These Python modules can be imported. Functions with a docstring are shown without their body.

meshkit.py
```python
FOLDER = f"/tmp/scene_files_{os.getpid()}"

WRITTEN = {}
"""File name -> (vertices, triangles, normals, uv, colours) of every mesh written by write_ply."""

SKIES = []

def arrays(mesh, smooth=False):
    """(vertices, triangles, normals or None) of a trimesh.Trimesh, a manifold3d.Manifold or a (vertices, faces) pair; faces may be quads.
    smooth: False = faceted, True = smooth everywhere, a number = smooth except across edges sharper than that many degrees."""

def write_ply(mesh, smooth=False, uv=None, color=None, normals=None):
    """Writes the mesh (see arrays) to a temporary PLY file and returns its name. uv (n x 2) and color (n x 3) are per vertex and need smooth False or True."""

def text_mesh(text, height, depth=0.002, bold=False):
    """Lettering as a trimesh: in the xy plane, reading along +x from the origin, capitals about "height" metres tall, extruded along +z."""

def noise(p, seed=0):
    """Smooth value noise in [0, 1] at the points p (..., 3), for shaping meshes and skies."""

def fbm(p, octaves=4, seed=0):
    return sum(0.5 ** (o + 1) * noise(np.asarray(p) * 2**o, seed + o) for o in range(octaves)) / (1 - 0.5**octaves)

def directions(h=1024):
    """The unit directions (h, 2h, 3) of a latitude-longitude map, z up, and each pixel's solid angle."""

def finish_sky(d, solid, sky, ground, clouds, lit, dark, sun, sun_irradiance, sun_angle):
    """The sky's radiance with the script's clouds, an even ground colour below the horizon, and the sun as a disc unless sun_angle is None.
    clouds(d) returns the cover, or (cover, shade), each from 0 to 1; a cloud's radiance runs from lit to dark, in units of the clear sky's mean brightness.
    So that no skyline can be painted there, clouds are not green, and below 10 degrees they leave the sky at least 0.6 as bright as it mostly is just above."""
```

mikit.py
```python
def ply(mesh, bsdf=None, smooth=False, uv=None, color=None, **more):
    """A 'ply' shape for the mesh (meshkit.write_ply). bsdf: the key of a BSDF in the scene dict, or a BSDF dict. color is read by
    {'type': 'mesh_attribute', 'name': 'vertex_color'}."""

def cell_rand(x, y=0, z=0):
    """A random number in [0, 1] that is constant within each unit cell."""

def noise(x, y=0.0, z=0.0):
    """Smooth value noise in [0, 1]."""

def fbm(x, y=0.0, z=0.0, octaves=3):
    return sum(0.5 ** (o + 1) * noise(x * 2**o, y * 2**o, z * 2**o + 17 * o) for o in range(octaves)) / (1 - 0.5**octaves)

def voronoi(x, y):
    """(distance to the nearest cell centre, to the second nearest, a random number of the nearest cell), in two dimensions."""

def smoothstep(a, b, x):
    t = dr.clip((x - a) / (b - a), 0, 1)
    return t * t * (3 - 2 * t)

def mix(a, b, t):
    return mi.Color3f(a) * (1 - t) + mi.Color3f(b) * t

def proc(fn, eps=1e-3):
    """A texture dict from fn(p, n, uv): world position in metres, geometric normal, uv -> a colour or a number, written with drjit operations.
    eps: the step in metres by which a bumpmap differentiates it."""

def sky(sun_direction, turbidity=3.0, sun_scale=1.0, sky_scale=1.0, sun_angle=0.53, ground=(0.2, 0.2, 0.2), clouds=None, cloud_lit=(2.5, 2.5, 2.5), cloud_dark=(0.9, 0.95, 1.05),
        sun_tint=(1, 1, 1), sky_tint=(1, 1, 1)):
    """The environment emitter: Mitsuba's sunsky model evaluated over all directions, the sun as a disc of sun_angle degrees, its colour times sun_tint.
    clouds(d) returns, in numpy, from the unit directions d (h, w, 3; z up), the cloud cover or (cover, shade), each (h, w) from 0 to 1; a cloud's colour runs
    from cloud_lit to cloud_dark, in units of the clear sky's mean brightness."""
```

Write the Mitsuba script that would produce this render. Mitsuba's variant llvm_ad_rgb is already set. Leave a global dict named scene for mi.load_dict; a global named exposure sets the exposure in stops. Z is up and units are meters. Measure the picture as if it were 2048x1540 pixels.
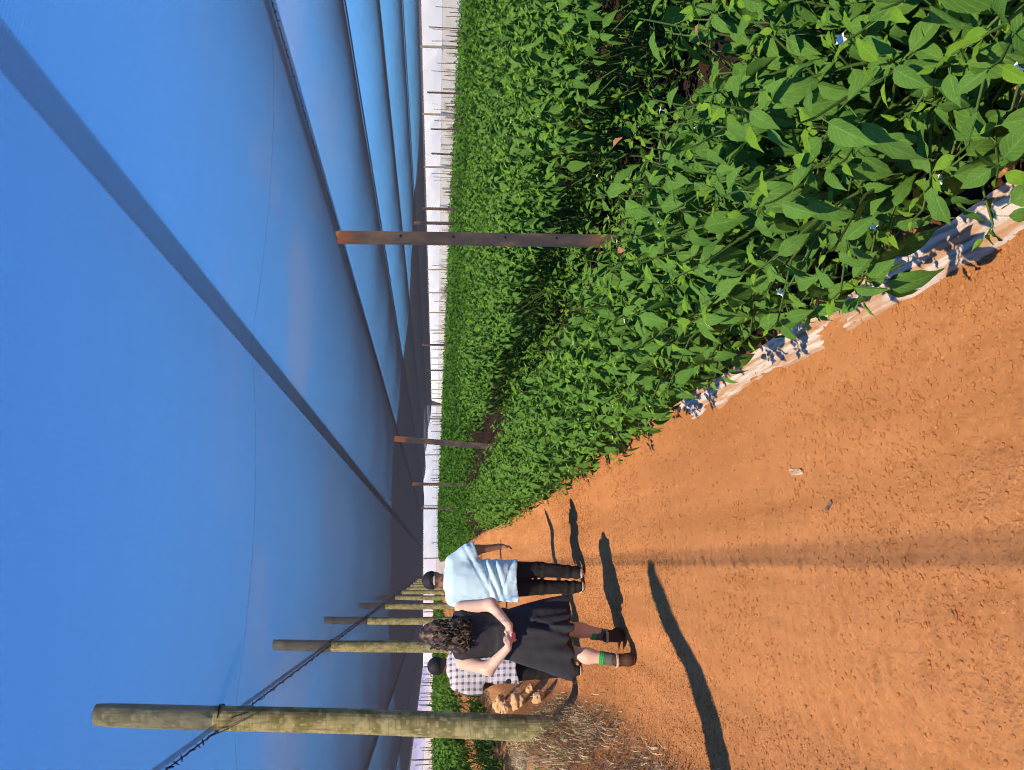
import math, random
import numpy as np
import trimesh
import mitsuba as mi
import drjit as dr
import mikit, meshkit
from mikit import noise, fbm, smoothstep, mix, cell_rand

T = mi.ScalarTransform4f
random.seed(7)

# ------------------------------------------------------------------ camera, sky, exposure
# The photograph is a portrait picture lying on its side: world "right" points to the picture's top.
EYE = 1.55
YAW, PITCH = math.radians(11.8), math.radians(-5.06)
FWD = np.array([math.sin(YAW) * math.cos(PITCH), math.cos(YAW) * math.cos(PITCH), math.sin(PITCH)])
RGT = np.array([math.cos(YAW), -math.sin(YAW), 0.0])
scene, labels = {}, {}
scene['camera'] = {'type': 'perspective', 'fov': 61.65, 'fov_axis': 'x', 'near_clip': 0.05, 'far_clip': 5000.0,
                   'to_world': T().look_at(origin=[0, 0, EYE], target=[float(FWD[0]), float(FWD[1]), float(EYE + FWD[2])],
                                           up=[float(v) for v in RGT])}
SUN_AZ, SUN_EL = math.radians(36.0), math.radians(54.5)
SUN = [-math.sin(SUN_AZ) * math.cos(SUN_EL), -math.cos(SUN_AZ) * math.cos(SUN_EL), math.sin(SUN_EL)]
exposure = 1.42


def low_clouds(d):
    el = np.degrees(np.arcsin(np.clip(d[..., 2], -1, 1)))
    az = np.degrees(np.arctan2(d[..., 0], d[..., 1]))
    n = meshkit.fbm(np.stack([np.cos(np.radians(az)) * 7, np.sin(np.radians(az)) * 7 + 3.1, el * 0.45], -1), 4, 5)
    band = np.exp(-((el - 8.5) / 3.5) ** 2)
    return np.clip((n - 0.52) / 0.16, 0, 1) * band * 0.22


scene['sky'] = mikit.sky(SUN, turbidity=2.2, sky_scale=2.3, sun_scale=2.0, ground=(0.25, 0.14, 0.07), clouds=low_clouds, cloud_lit=(1.9, 1.45, 1.35),
                         cloud_dark=(1.1, 0.9, 0.9), sky_tint=(0.37, 0.94, 1.56), sun_tint=(1.0, 0.97, 0.92))


# ------------------------------------------------------------------ helpers
def L(key, label=None, cat=None, group=None, kind=None):
    d = {}
    for k, v in (('label', label), ('category', cat), ('group', group), ('kind', kind)):
        if v:
            d[k] = v
    labels[key] = d
    return key


used = {}


def num(base):
    n = used.get(base, -1) + 1
    used[base] = n
    return base if n == 0 else f'{base}_{n:03d}'


def put(key, mesh, bsdf, smooth=False, **kw):
    scene[key] = mikit.ply(mesh, bsdf, smooth=smooth, **kw)
    return key


def sstep(a, b, x):
    t = np.clip((np.asarray(x, float) - a) / (b - a), 0, 1)
    return t * t * (3 - 2 * t)


def fb(x, y, s, seed=0, o=3):
    x, y = np.broadcast_arrays(np.asarray(x, float), np.asarray(y, float))
    return meshkit.fbm(np.stack([x * s + 31.7, y * s + 11.3, np.full(x.shape, 0.37 + seed)], -1), o, seed)


class Bag:
    """collects (vertices, faces) into one mesh"""

    def __init__(self):
        self.v, self.f, self.c, self.n = [], [], [], 0

    def add(self, v, f, c=None):
        self.v.append(np.asarray(v, float))
        self.f.append(np.asarray(f, int) + self.n)
        if c is not None:
            self.c.append(np.broadcast_to(np.asarray(c, float), (len(v), 3)))
        self.n += len(v)
        return self

    def mesh(self):
        return np.vstack(self.v), np.vstack(self.f)

    def col(self):
        return np.vstack(self.c)


def tube(pts, rad, sides=6, caps=True):
    pts = np.asarray(pts, float)
    rad = np.broadcast_to(np.asarray(rad, float), (len(pts),))
    t = np.gradient(pts, axis=0)
    t /= np.linalg.norm(t, axis=1, keepdims=True) + 1e-12
    ref = np.array([0, 0, 1.0]) if abs(t[0, 2]) < 0.9 else np.array([1.0, 0, 0])
    vs = []
    for p, d, r in zip(pts, t, rad):
        u = np.cross(ref, d)
        u /= np.linalg.norm(u) + 1e-12
        w = np.cross(d, u)
        ref = np.cross(d, u) if abs(np.dot(ref, d)) > 0.95 else ref
        a = np.arange(sides) / sides * 2 * np.pi
        vs.append(p + r * (np.cos(a)[:, None] * u + np.sin(a)[:, None] * w))
    v = np.vstack(vs)
    f = []
    n = len(pts)
    for i in range(n - 1):
        for k in range(sides):
            a, b = i * sides + k, i * sides + (k + 1) % sides
            f += [[a, b, b + sides], [a, b + sides, a + sides]]
    if caps:
        v = np.vstack([v, pts[:1], pts[-1:]])
        for k in range(sides):
            f.append([(k + 1) % sides, k, n * sides])
            f.append([(n - 1) * sides + k, (n - 1) * sides + (k + 1) % sides, n * sides + 1])
    return v, np.array(f)


def box(cx, cy, cz, sx, sy, sz):
    v = np.array([[x, y, z] for x in (-.5, .5) for y in (-.5, .5) for z in (-.5, .5)]) * [sx, sy, sz] + [cx, cy, cz]
    f = np.array([[0, 1, 3], [0, 3, 2], [4, 6, 7], [4, 7, 5], [0, 4, 5], [0, 5, 1], [2, 3, 7], [2, 7, 6], [0, 2, 6], [0, 6, 4], [1, 5, 7], [1, 7, 3]])
    return v, f


def grid_faces(nx, ny):
    """vertices ordered [iy*nx+ix]; upward faces"""
    ix, iy = np.meshgrid(np.arange(nx - 1), np.arange(ny - 1))
    a = (iy * nx + ix).ravel()
    return np.vstack([np.stack([a, a + 1, a + nx + 1], 1), np.stack([a, a + nx + 1, a + nx], 1)])


def rock(rng, r, sub=1, squash=(1, 1, .7), amp=.25, seed=0):
    m = trimesh.creation.icosphere(subdivisions=sub, radius=1.0)
    v = np.array(m.vertices)
    k = 1 + amp * (meshkit.noise(v * 1.7 + seed * 3.3 + 9, seed) - .5) * 2 + amp * .5 * (meshkit.noise(v * 4 + seed + 19, seed + 1) - .5) * 2
    return v * k[:, None] * r * np.asarray(squash), np.array(m.faces)


def rotz(a):
    c, s = math.cos(a), math.sin(a)
    return np.array([[c, -s, 0], [s, c, 0], [0, 0, 1.0]])


def surfnet(f, lo, hi, h):
    """smooth surface of f(points) = 0 (f < 0 inside), by naive surface nets"""
    lo, hi = np.asarray(lo, float), np.asarray(hi, float)
    n = np.ceil((hi - lo) / h).astype(int) + 1
    ax = [lo[i] + np.arange(n[i]) * h for i in range(3)]
    d = np.empty(n)
    for i in range(n[0]):
        P = np.stack(np.meshgrid(ax[0][i:i + 1], ax[1], ax[2], indexing='ij'), -1).reshape(-1, 3)
        d[i] = f(P).reshape(n[1], n[2])
    s = d < 0
    c = np.array(list(np.ndindex(2, 2, 2)))
    m = n - 1
    acc, cnt = np.zeros((*m, 3)), np.zeros(m)

    def sl(a, o):
        return a[o[0]:o[0] + m[0], o[1]:o[1] + m[1], o[2]:o[2] + m[2]]
    for a in range(8):
        for b in range(a + 1, 8):
            if np.abs(c[a] - c[b]).sum() != 1:
                continue
            da, db = sl(d, c[a]), sl(d, c[b])
            x = sl(s, c[a]) != sl(s, c[b])
            t = np.where(x, da / np.where(da == db, 1, da - db), 0)
            acc += np.where(x[..., None], c[a] + t[..., None] * (c[b] - c[a]), 0)
            cnt += x
    on = cnt > 0
    idx = np.full(m, -1)
    idx[on] = np.arange(on.sum())
    cell = np.argwhere(on)
    v = lo + (cell + acc[on] / cnt[on][:, None]) * h
    F = []
    for k in range(3):
        u, w = (k + 1) % 3, (k + 2) % 3
        e = np.zeros(3, int)
        e[k] = 1
        A = s[:n[0] - e[0], :n[1] - e[1], :n[2] - e[2]]
        B = s[e[0]:, e[1]:, e[2]:]
        q = np.argwhere(A != B)
        q = q[(q[:, u] > 0) & (q[:, w] > 0) & (q[:, u] < m[u]) & (q[:, w] < m[w])]
        du, dw = np.zeros(3, int), np.zeros(3, int)
        du[u] = 1
        dw[w] = 1
        g = [idx[tuple((q - o).T)] for o in (du + dw, dw, 0 * du, du)]
        quad = np.stack(g, 1)
        flip = ~s[tuple(q.T)]
        quad[flip] = quad[flip][:, ::-1]
        F.append(quad)
    F = np.vstack(F)
    F = F[(F >= 0).all(1)]
    return v, np.vstack([F[:, [0, 1, 2]], F[:, [0, 2, 3]]])


def cone(P, a, b, ra, rb):
    a, b = np.asarray(a, float), np.asarray(b, float)
    ab = b - a
    t = np.clip(((P - a) @ ab) / (ab @ ab), 0, 1)
    return np.linalg.norm(P - (a + t[:, None] * ab), axis=1) - (ra + (rb - ra) * t)


def ell(P, c, r):
    r = np.asarray(r, float)
    q = np.linalg.norm((P - np.asarray(c)) / r, axis=1)
    return (q - 1) * r.min()


def smin(*ds, k=.03):
    o = ds[0]
    for d in ds[1:]:
        h = np.clip(k - np.abs(o - d), 0, None) / k
        o = np.minimum(o, d) - h * h * k * .25
    return o


def loft(P, z, w, d, cx=0., cy=0.):
    z = np.asarray(z, float)
    o = np.argsort(z)
    g = lambda q: np.interp(P[:, 2], z[o], np.broadcast_to(np.asarray(q, float), z.shape)[o])
    W, D = g(w), g(d)
    q = np.sqrt(((P[:, 0] - g(cx)) / W) ** 2 + ((P[:, 1] - g(cy)) / D) ** 2)
    return np.maximum((q - 1) * np.minimum(W, D), np.maximum(z.min() - P[:, 2], P[:, 2] - z.max()))


# ------------------------------------------------------------------ materials
def rgb(*c):
    return {'type': 'rgb', 'value': list(c)}


def bs(name, d):
    scene[name] = d
    return name


def princ(color, rough=.7, spec=.3, **kw):
    return {'type': 'twosided', 'b': {'type': 'principled', 'base_color': color if isinstance(color, dict) else rgb(*color), 'roughness': rough, 'specular': spec, **kw}}


def soil_col(p, n, uv):
    a = fbm(p.x * 1.3, p.y * 0.6, p.z, 4)
    b = fbm(p.x * 19, p.y * 19, p.z * 19, 3)
    g = noise(p.x * 95, p.y * 95, p.z * 95)
    c = mix((.335, .145, .053), (.43, .194, .075), smoothstep(.3, .7, a * .5 + .5 * fbm(p.x * 9, p.y * .45, 1.5, 3)))
    c = mix(c, (.34, .140, .048), smoothstep(.52, .78, b) * .55)
    c = mix(c, (.56, .28, .115), smoothstep(.72, .95, g) * .5)
    return c


def soil_bump(p, n, uv):
    return fbm(p.x * 60, p.y * 60, 0.0, 4) * 0.011 + smoothstep(.55, .95, noise(p.x * 150, p.y * 150)) * 0.004


bs('soil', {'type': 'bumpmap', 'arbitrary': mikit.proc(soil_bump, 2e-3), 'scale': 1.0,
            'bsdf': princ(mikit.proc(soil_col), .95, .12)})
bs('soil_shade_tint', {'type': 'bumpmap', 'arbitrary': mikit.proc(soil_bump, 2e-3), 'scale': 1.0,
                 'bsdf': princ(mikit.proc(lambda p, n, uv: mix(mix((.036, .021, .013), (.020, .014, .010), fbm(p.x * 6, p.y * 6, p.z * 6, 3)), (.42, .19, .07), 1 - smoothstep(.93, 1.03, p.x + .10 * (noise(p.x * 5, p.y * 5) - .3)))), .95, .12)})  # near-black base colour paints in the shade under and between the rows
bs('soil_plain', princ(mikit.proc(soil_col), .95, .12))
bs('stone_soil', princ(mikit.proc(lambda p, n, uv: mix((.54, .31, .14), (.66, .46, .26), fbm(p.x * 9, p.y * 9, p.z * 9, 3))), .95, .1))


def leaf_col(base, hi, vein):
    def fn(p, n, uv):
        r = noise(p.x * 9, p.y * 9, p.z * 9)
        c = mix(base, hi, r)
        v = dr.abs(uv.y - .5)
        mid = 1 - smoothstep(.012, .035, v)
        side = smoothstep(.80, .97, dr.sin((uv.x * 7.5 - v * 5.5) * 6.28318) * .5 + .5) * .35
        blot = fbm(p.x * 70, p.y * 70, p.z * 70, 2)
        c = c * (0.86 + 0.28 * blot)
        return mix(c, vein, dr.maximum(mid * .55, side))
    return mikit.proc(fn)


def leafmat(base, hi, vein, dt=.55, rough=.42):
    return {'type': 'principledthin', 'base_color': leaf_col(base, hi, vein), 'roughness': rough, 'diff_trans': dt, 'eta': 1.6, 'spec_trans': 0.0}


bs('leaf_mature', leafmat((.062, .158, .026), (.108, .235, .044), (.18, .31, .085), .20, .28))
bs('leaf_young', leafmat((.13, .285, .026), (.20, .375, .038), (.23, .40, .07), .55, .38))
bs('leaf_far', {'type': 'principledthin', 'base_color': mikit.proc(lambda p, n, uv: mix((.045, .125, .020), (.105, .235, .036), noise(p.x * 7, p.y * 7, p.z * 7))), 'roughness': .5,
                'diff_trans': .6, 'eta': 1.4})
bs('leaf_dry', princ((.33, .15, .07), .8, .2))
bs('green_stem', princ((.07, .13, .03), .5, .3))
bs('petal', princ((.8, .8, .74), .7, .2))

bs('cloth_white', {'type': 'principledthin', 'base_color': mikit.proc(lambda p, n, uv: mix((.93, .93, .91), (.86, .86, .84), fbm(p.x * .6, p.y * .6, p.z * 1.6, 3))), 'roughness': .7, 'diff_trans': .5, 'eta': 1.3})
bs('cloth_cream', {'type': 'principledthin', 'base_color': mikit.proc(lambda p, n, uv: mix((.86, .80, .66), (.72, .63, .48), smoothstep(.45, .8, fbm(p.x * 1.2, p.y * 1.2, p.z * 3, 3)))), 'roughness': .75, 'diff_trans': .8, 'eta': 1.3})
bs('cloth_lilac', {'type': 'principledthin', 'base_color': rgb(.46, .47, .56), 'roughness': .75, 'diff_trans': .8, 'eta': 1.3})


def timber(p, n, uv):
    g = fbm(p.x * 60, p.y * 60, p.z * 2.2, 3)
    b = fbm(p.x * 11, p.y * 11, p.z * 7, 3)
    c = mix((.20, .185, .075), (.38, .345, .165), smoothstep(.3, .7, b))
    c = mix(c, (.13, .125, .055), smoothstep(.55, .75, g) * .6)
    c = mix(c, (.16, .15, .06), smoothstep(.55, .8, noise(p.x * 7, p.y * 7, p.z * 85)) * .55)
    return mix(c, (.44, .42, .25), smoothstep(.62, .8, noise(p.x * 34, p.y * 34, p.z * 24)) * .6)


bs('timber', {'type': 'bumpmap', 'arbitrary': mikit.proc(lambda p, n, uv: fbm(p.x * 70, p.y * 70, p.z * 3, 3) * .006 + noise(p.x * 25, p.y * 25, p.z * 20) * .003, 2e-3), 'scale': 1.0,
              'bsdf': princ(mikit.proc(timber), .9, .15)})
bs('timber_grey', princ(mikit.proc(lambda p, n, uv: mix((.20, .17, .12), (.36, .31, .23), fbm(p.x * 20, p.y * 20, p.z * 3, 3))), .9, .15))


def rust(p, n, uv):
    a = fbm(p.x * 16, p.y * 16, p.z * 6, 4)
    c = mix((.075, .062, .060), (.17, .115, .085), smoothstep(.35, .7, a))
    top = smoothstep(1.9, 2.06, p.z + .12 * (a - .5))
    return mix(c, (.30, .115, .045), dr.maximum(top * .85, smoothstep(.62, .78, a) * .5))


bs('steel_rust', princ(mikit.proc(rust), .65, .4, metallic=.25))
bs('stake_dark', princ((.10, .075, .055), .8, .2))
bs('wire_dark', princ((.012, .012, .014), .6, .3))
bs('plastic_white', princ(mikit.proc(lambda p, n, uv: mix((.60, .55, .48), (.45, .27, .15), smoothstep(.36, .62, fbm(p.x * 60, p.y * 4, p.z * 20, 4)))), .45, .5))


# shade net: a thin closed slab of loosely woven dark thread; the weave stops a little light at each face and more along the slab
def weave(p, n, uv):
    a = smoothstep(.55, .95, dr.sin(p.y * 2 * math.pi / .034) * .5 + .5)
    b = smoothstep(.75, .98, dr.sin(p.x * 2 * math.pi / .050) * .5 + .5)
    band = smoothstep(.45, .8, noise(p.x * .35 + 3.3, p.y * 6.0, 0.5)) * .05
    fold = smoothstep(.86, .97, noise(p.x * .16 + 7.1, p.y * 2.6, 2.5)) * .08
    return 0.008 + .075 * a + .03 * b + band * .3 + fold * .35


bs('net_thread', {'type': 'diffuse', 'reflectance': rgb(.05, .053, .06)})
bs('net_face', {'type': 'mask', 'opacity': mikit.proc(weave), 'bsdf': {'type': 'twosided', 'b': {'type': 'diffuse', 'reflectance': rgb(.05, .053, .062)}}})
bs('net_face_ribbed', {'type': 'mask', 'opacity': mikit.proc(lambda p, n, uv: weave(p, n, uv) + .05 * smoothstep(.2, .8, dr.sin(p.y * 2 * math.pi / .10) * .5 + .5)),
                       'bsdf': {'type': 'twosided', 'b': {'type': 'diffuse', 'reflectance': rgb(.05, .053, .062)}}})
NET_T = .02
scene['net_weave'] = {'type': 'homogeneous', 'albedo': rgb(.075, .075, .09), 'sigma_t': 12.0}

# ------------------------------------------------------------------ ground


def bank_x(y):
    return -1.12 - .22 * sstep(7, 10, y) + .16 * (fb(0 * np.asarray(y, float), y, .45, 3) - .5)


def ground_z(x, y, fine=True):
    x, y = np.broadcast_arrays(np.asarray(x, float), np.asarray(y, float))
    s = bank_x(y) - x
    z = .58 * sstep(0, .60, s) + .05 * sstep(-.25, .1, s)
    z = z + .10 * np.exp(-((x + 1.95) / .3) ** 2) * (fb(x, y, .9, 4) * 1.6 - .3)
    z = z - .12 * np.exp(-((x + 2.38) / .16) ** 2)
    z = z + .13 * sstep(.80, 1.15, x) * (1 - sstep(1.7, 2.1, x))
    near = np.exp(-((x + .1) / 1.3) ** 2)
    z = z - .035 * np.exp(-((x - .42 + .08 * np.sin(y * .5)) / .16) ** 2) - .04 * np.exp(-((x + .62 + .06 * np.sin(y * .4)) / .17) ** 2)
    if fine:
        rough = .35 + .65 * sstep(.35, .65, fb(x, y, .8, 9))
        z = z + .06 * (fb(x, y, 1.1, 1) - .5) + .034 * (fb(x, y, 5, 2) - .5) + .015 * rough * (fb(x, y, 17, 5, 3) - .5)
        lump = meshkit.noise(np.stack([x * 24, y * 24, 0 * x + .5], -1), 21)
        z = z + .003 * rough * sstep(.62, .95, lump) + .016 * (meshkit.fbm(np.stack([x * 15, y * .7, 0 * x + 2.5], -1), 3, 33) - .5)
        # tyre lug marks across the wheel lines
        tr = np.exp(-((x - .42) / .17) ** 2) + np.exp(-((x + .62) / .19) ** 2) + .5 * np.exp(-((x + .05) / .2) ** 2)
        z = z + .009 * tr * np.sin(y * 2 * np.pi / .16 + 3.2 * np.abs(x - .42) * 6 + 5 * fb(x, y, 1.6, 14)) * sstep(.5, .62, fb(x, y, .8, 13))
        cov = np.exp(-((x - .83) / .10) ** 2)
        z = z + cov * (.01 + .055 * sstep(4.0, 7.5, y + 3.2 * (fb(0 * x, y, .8, 15) - .5)) * (.45 + fb(x, y, 4, 16)))
    return z


def gz(x, y):
    return float(ground_z(np.array([float(x)]), np.array([float(y)]))[0])


def spaced(a, b, step, grow):
    o = [a]
    while o[-1] < b:
        o.append(o[-1] + step)
        step *= grow
    return np.array(o)


yf = spaced(1.4, 150, .016, 1.0072)
ys = np.concatenate([-np.array([320, 160, 80, 40, 20, 10, 5, 2.5, 1.2, .4]), np.array([.2, .7, 1.1, 1.3]), yf, [200, 300, 500, 900, 1600]])
xc = np.arange(-1.5, .935, .0175)
xl = -1.5 - spaced(.02, 400, .02, 1.09)[::-1]
xr = xc[-1] + spaced(.02, 400, .02, 1.10)


def sheet(xs, ys):
    X, Y = np.meshgrid(xs, ys)
    Z = ground_z(X, Y)
    fade = 1 - sstep(150, 260, np.hypot(X, Y))
    Z = Z * fade
    return np.stack([X, Y, Z], -1).reshape(-1, 3), grid_faces(len(xs), len(ys))


put('dirt_path', sheet(xc, ys), 'soil', True)
L('dirt_path', 'orange dirt track with wheel marks between the timber poles and the first pepper row', kind='structure')
put('field_soil', sheet(np.concatenate([[xc[-1]], xr]), ys), 'soil_shade_tint', True)
L('field_soil', 'soil under the pepper rows with dark shade painted into its colour', kind='structure')
put('soil_bank', sheet(np.concatenate([xl, [xc[0]]]), ys), 'soil', True)
L('soil_bank', 'raised orange soil bank along the line of timber poles', kind='structure')

# loose crumbs of soil
rng = np.random.default_rng(11)
b = Bag()
protos = [rock(rng, 1.0, 0, (1, 1, .75), .35, s) for s in range(6)]
N = 62000
yy = 1.7 + 14 * rng.random(N) ** 1.9
xx = rng.uniform(-1.7, .95, N)
keep = rng.random(N) < .10 + .9 * sstep(.42, .66, fb(xx, yy, 1.3, 31)) + .6 * (xx < -.75)
xx, yy = xx[keep], yy[keep]
zz = ground_z(xx, yy)
rr = np.minimum(.0022 + .0026 * rng.exponential(1, len(xx)) ** 1.25, .0085)
for x, y, z, r in zip(xx, yy, zz, rr):
    v, f = protos[rng.integers(6)]
    b.add((v * r) @ rotz(rng.uniform(0, 6.3)).T + [x, y, z + r * .25], f)
put('soil_crumbs', b.mesh(), 'soil_plain', False)
L('soil_crumbs', 'loose crumbs and clods of orange soil strewn over the track', kind='stuff')

# bigger clods and stones, things of their own
spots = [(1.02, 1.93, .060, 'rounded orange clod at the near end of the white plastic strip'),
         (1.12, 1.78, .050, 'pale sandy stone beside the white plastic strip'),
         (-.18, 2.55, .018, 'small clod lying alone at the near edge of the track')]
for i, (x, y, r, lab) in enumerate(spots):
    k = num('soil_clod')
    v, f = rock(rng, r, 3, (1.1, 1, .65), .3, 40 + i)
    put(k, (v + [x, y, gz(x, y) + r * .3], f), 'stone_soil' if i == 1 else 'soil_plain', True)
    L(k, lab, 'stone' if i == 1 else 'clod')
bankst = [(-1.72, 11.25, .115, 'largest pale orange stone on the bank'), (-1.60, 10.85, .095, 'flat pale stone on the bank in front of the largest stone'),
          (-1.88, 12.3, .11, 'yellowish stone on the bank behind the others'), (-1.84, 11.7, .085, 'stone on the bank furthest from the track'), (-1.60, 11.6, .075, 'small stone on the bank nearest the walkers')]
for i, (x, y, r, lab) in enumerate(bankst):
    k = num('stone')
    v, f = rock(rng, r, 3, (1.15, .9, .8), .3, 60 + i)
    put(k, (v @ rotz(i * 1.3).T + [x, y, gz(x, y) + r * .35], f), 'stone_soil', True)
    L(k, lab, 'stone')

# white plastic strip along the bed edge
px = np.linspace(.79, .945, 24)
pyy = spaced(.6, 30, .025, 1.008)
X, Y = np.meshgrid(px, pyy)
wob = .05 * (fb(0 * Y, Y, 1.4, 51) - .5) + .03 * (fb(0 * Y, Y, 9, 52) - .5)
Z = ground_z(X + wob, Y, False) + .024 - .045 * sstep(2.2, 10.5, Y + 6.5 * (fb(0 * Y, Y, .9, 58) - .5)) - .02 * sstep(.5, .7, fb(X, Y, 2.2, 57)) + 0.0035 * np.sin(X * 260 + 14 * fb(X, Y, 1.1, 53)) + .012 * (fb(X * 2.5, Y * .6, 7, 54) - .5) - .055 * (1 - sstep(.79, .835, X + .10 * (fb(X, Y, 3.3, 59) - .5)))
put('plastic_strip', (np.stack([X + wob, Y, Z], -1).reshape(-1, 3), grid_faces(len(px), len(pyy))), 'plastic_white', True)
L('plastic_strip', 'crumpled white plastic mulch strip half buried along the first pepper row', 'plastic sheet')


def scrap(key, x, y, s, mat, lab, cat, a=0., asp=.5):
    u, w = np.meshgrid(np.linspace(-1, 1, 7), np.linspace(-1, 1, 5))
    z = .18 * np.sin(u * 2.6 + w) + .22 * (fb(u, w, 1.5, int(s * 1e4)) - .5)
    v = np.stack([u * (1 - .12 * w * w), w * asp * (1 - .3 * u * u), z + .12], -1).reshape(-1, 3) * s
    v2 = v.copy()
    v2[:, 2] -= .02 * s
    f = grid_faces(7, 5)
    put(key, (np.vstack([v, v2]) @ rotz(a).T + [x, y, gz(x, y) + .006], np.vstack([f, f[:, ::-1] + len(v)])), mat, False)
    L(key, lab, cat)


scrap(num('plastic_scrap'), .37, 3.63, .055, 'plastic_white', 'white torn plastic scrap lying on the open track', 'plastic scrap', 1.5, .28)
bs('leaf_grey', princ((.16, .12, .13), .6, .3))
scrap(num('dry_leaf'), .20, 3.3, .028, 'leaf_grey', 'dark purplish dry leaf on the track by the white scrap', 'dry leaf', 2.2, .35)


# dry grass on the bank
rng = np.random.default_rng(5)
b = Bag()
N = 27000
yy = rng.uniform(4.6, 15.5, N)
xx = rng.uniform(-2.25, -.85, N)
bx = bank_x(yy)
den = sstep(.28, .55, fb(xx, yy, 1.5, 71)) * sstep(.02, .22, bx - xx + .12 * (fb(xx, yy, 4, 73) - .5)) * (1 - sstep(.75, 1.0, bx - xx)) * (1 - .93 * sstep(9.9, 10.5, yy)) \
    + .012 * ((bx - xx) > -.15)
keep = rng.random(N) < den * 1.1
for x, y, z in zip(xx[keep], yy[keep], ground_z(xx[keep], yy[keep])):
    h = rng.uniform(.025, .115) * (1.7 if rng.random() < .06 else 1)
    a, lean = rng.uniform(0, 6.28), rng.uniform(.2, 1.6)
    w = rng.uniform(.0018, .004)
    d = np.array([math.cos(a), math.sin(a)])
    pp = [np.array([x, y, z - .01])]
    for t in (.35, .7, 1.0):
        hh = h * t
        off = d * h * lean * t * t
        pp.append(np.array([x + off[0], y + off[1], z + hh * (1 - .33 * lean * t * t)]))
    pp = np.array(pp)
    sd = np.array([-d[1], d[0], 0.0])
    ww = np.array([1, .9, .6, .08])[:, None] * w
    v = np.vstack([pp - sd * ww, pp + sd * ww])
    f = np.array([[i, i + 4, i + 5] for i in range(3)] + [[i, i + 5, i + 1] for i in range(3)])
    q = rng.random()
    c = np.array([.40, .34, .22]) if q < .45 else np.array([.25, .205, .15]) if q < .75 else np.array([.16, .19, .06]) if q < .93 else np.array([.55, .48, .33])
    b.add(v, f, np.minimum(c * rng.uniform(.9, 1.75), .85))
bs('dry_grass_mat', {'type': 'principledthin', 'base_color': {'type': 'mesh_attribute', 'name': 'vertex_color'}, 'roughness': .7, 'diff_trans': .35, 'eta': 1.3})
v, f = b.mesh()
put('dry_grass', (v, f), 'dry_grass_mat', True, color=b.col())
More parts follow.
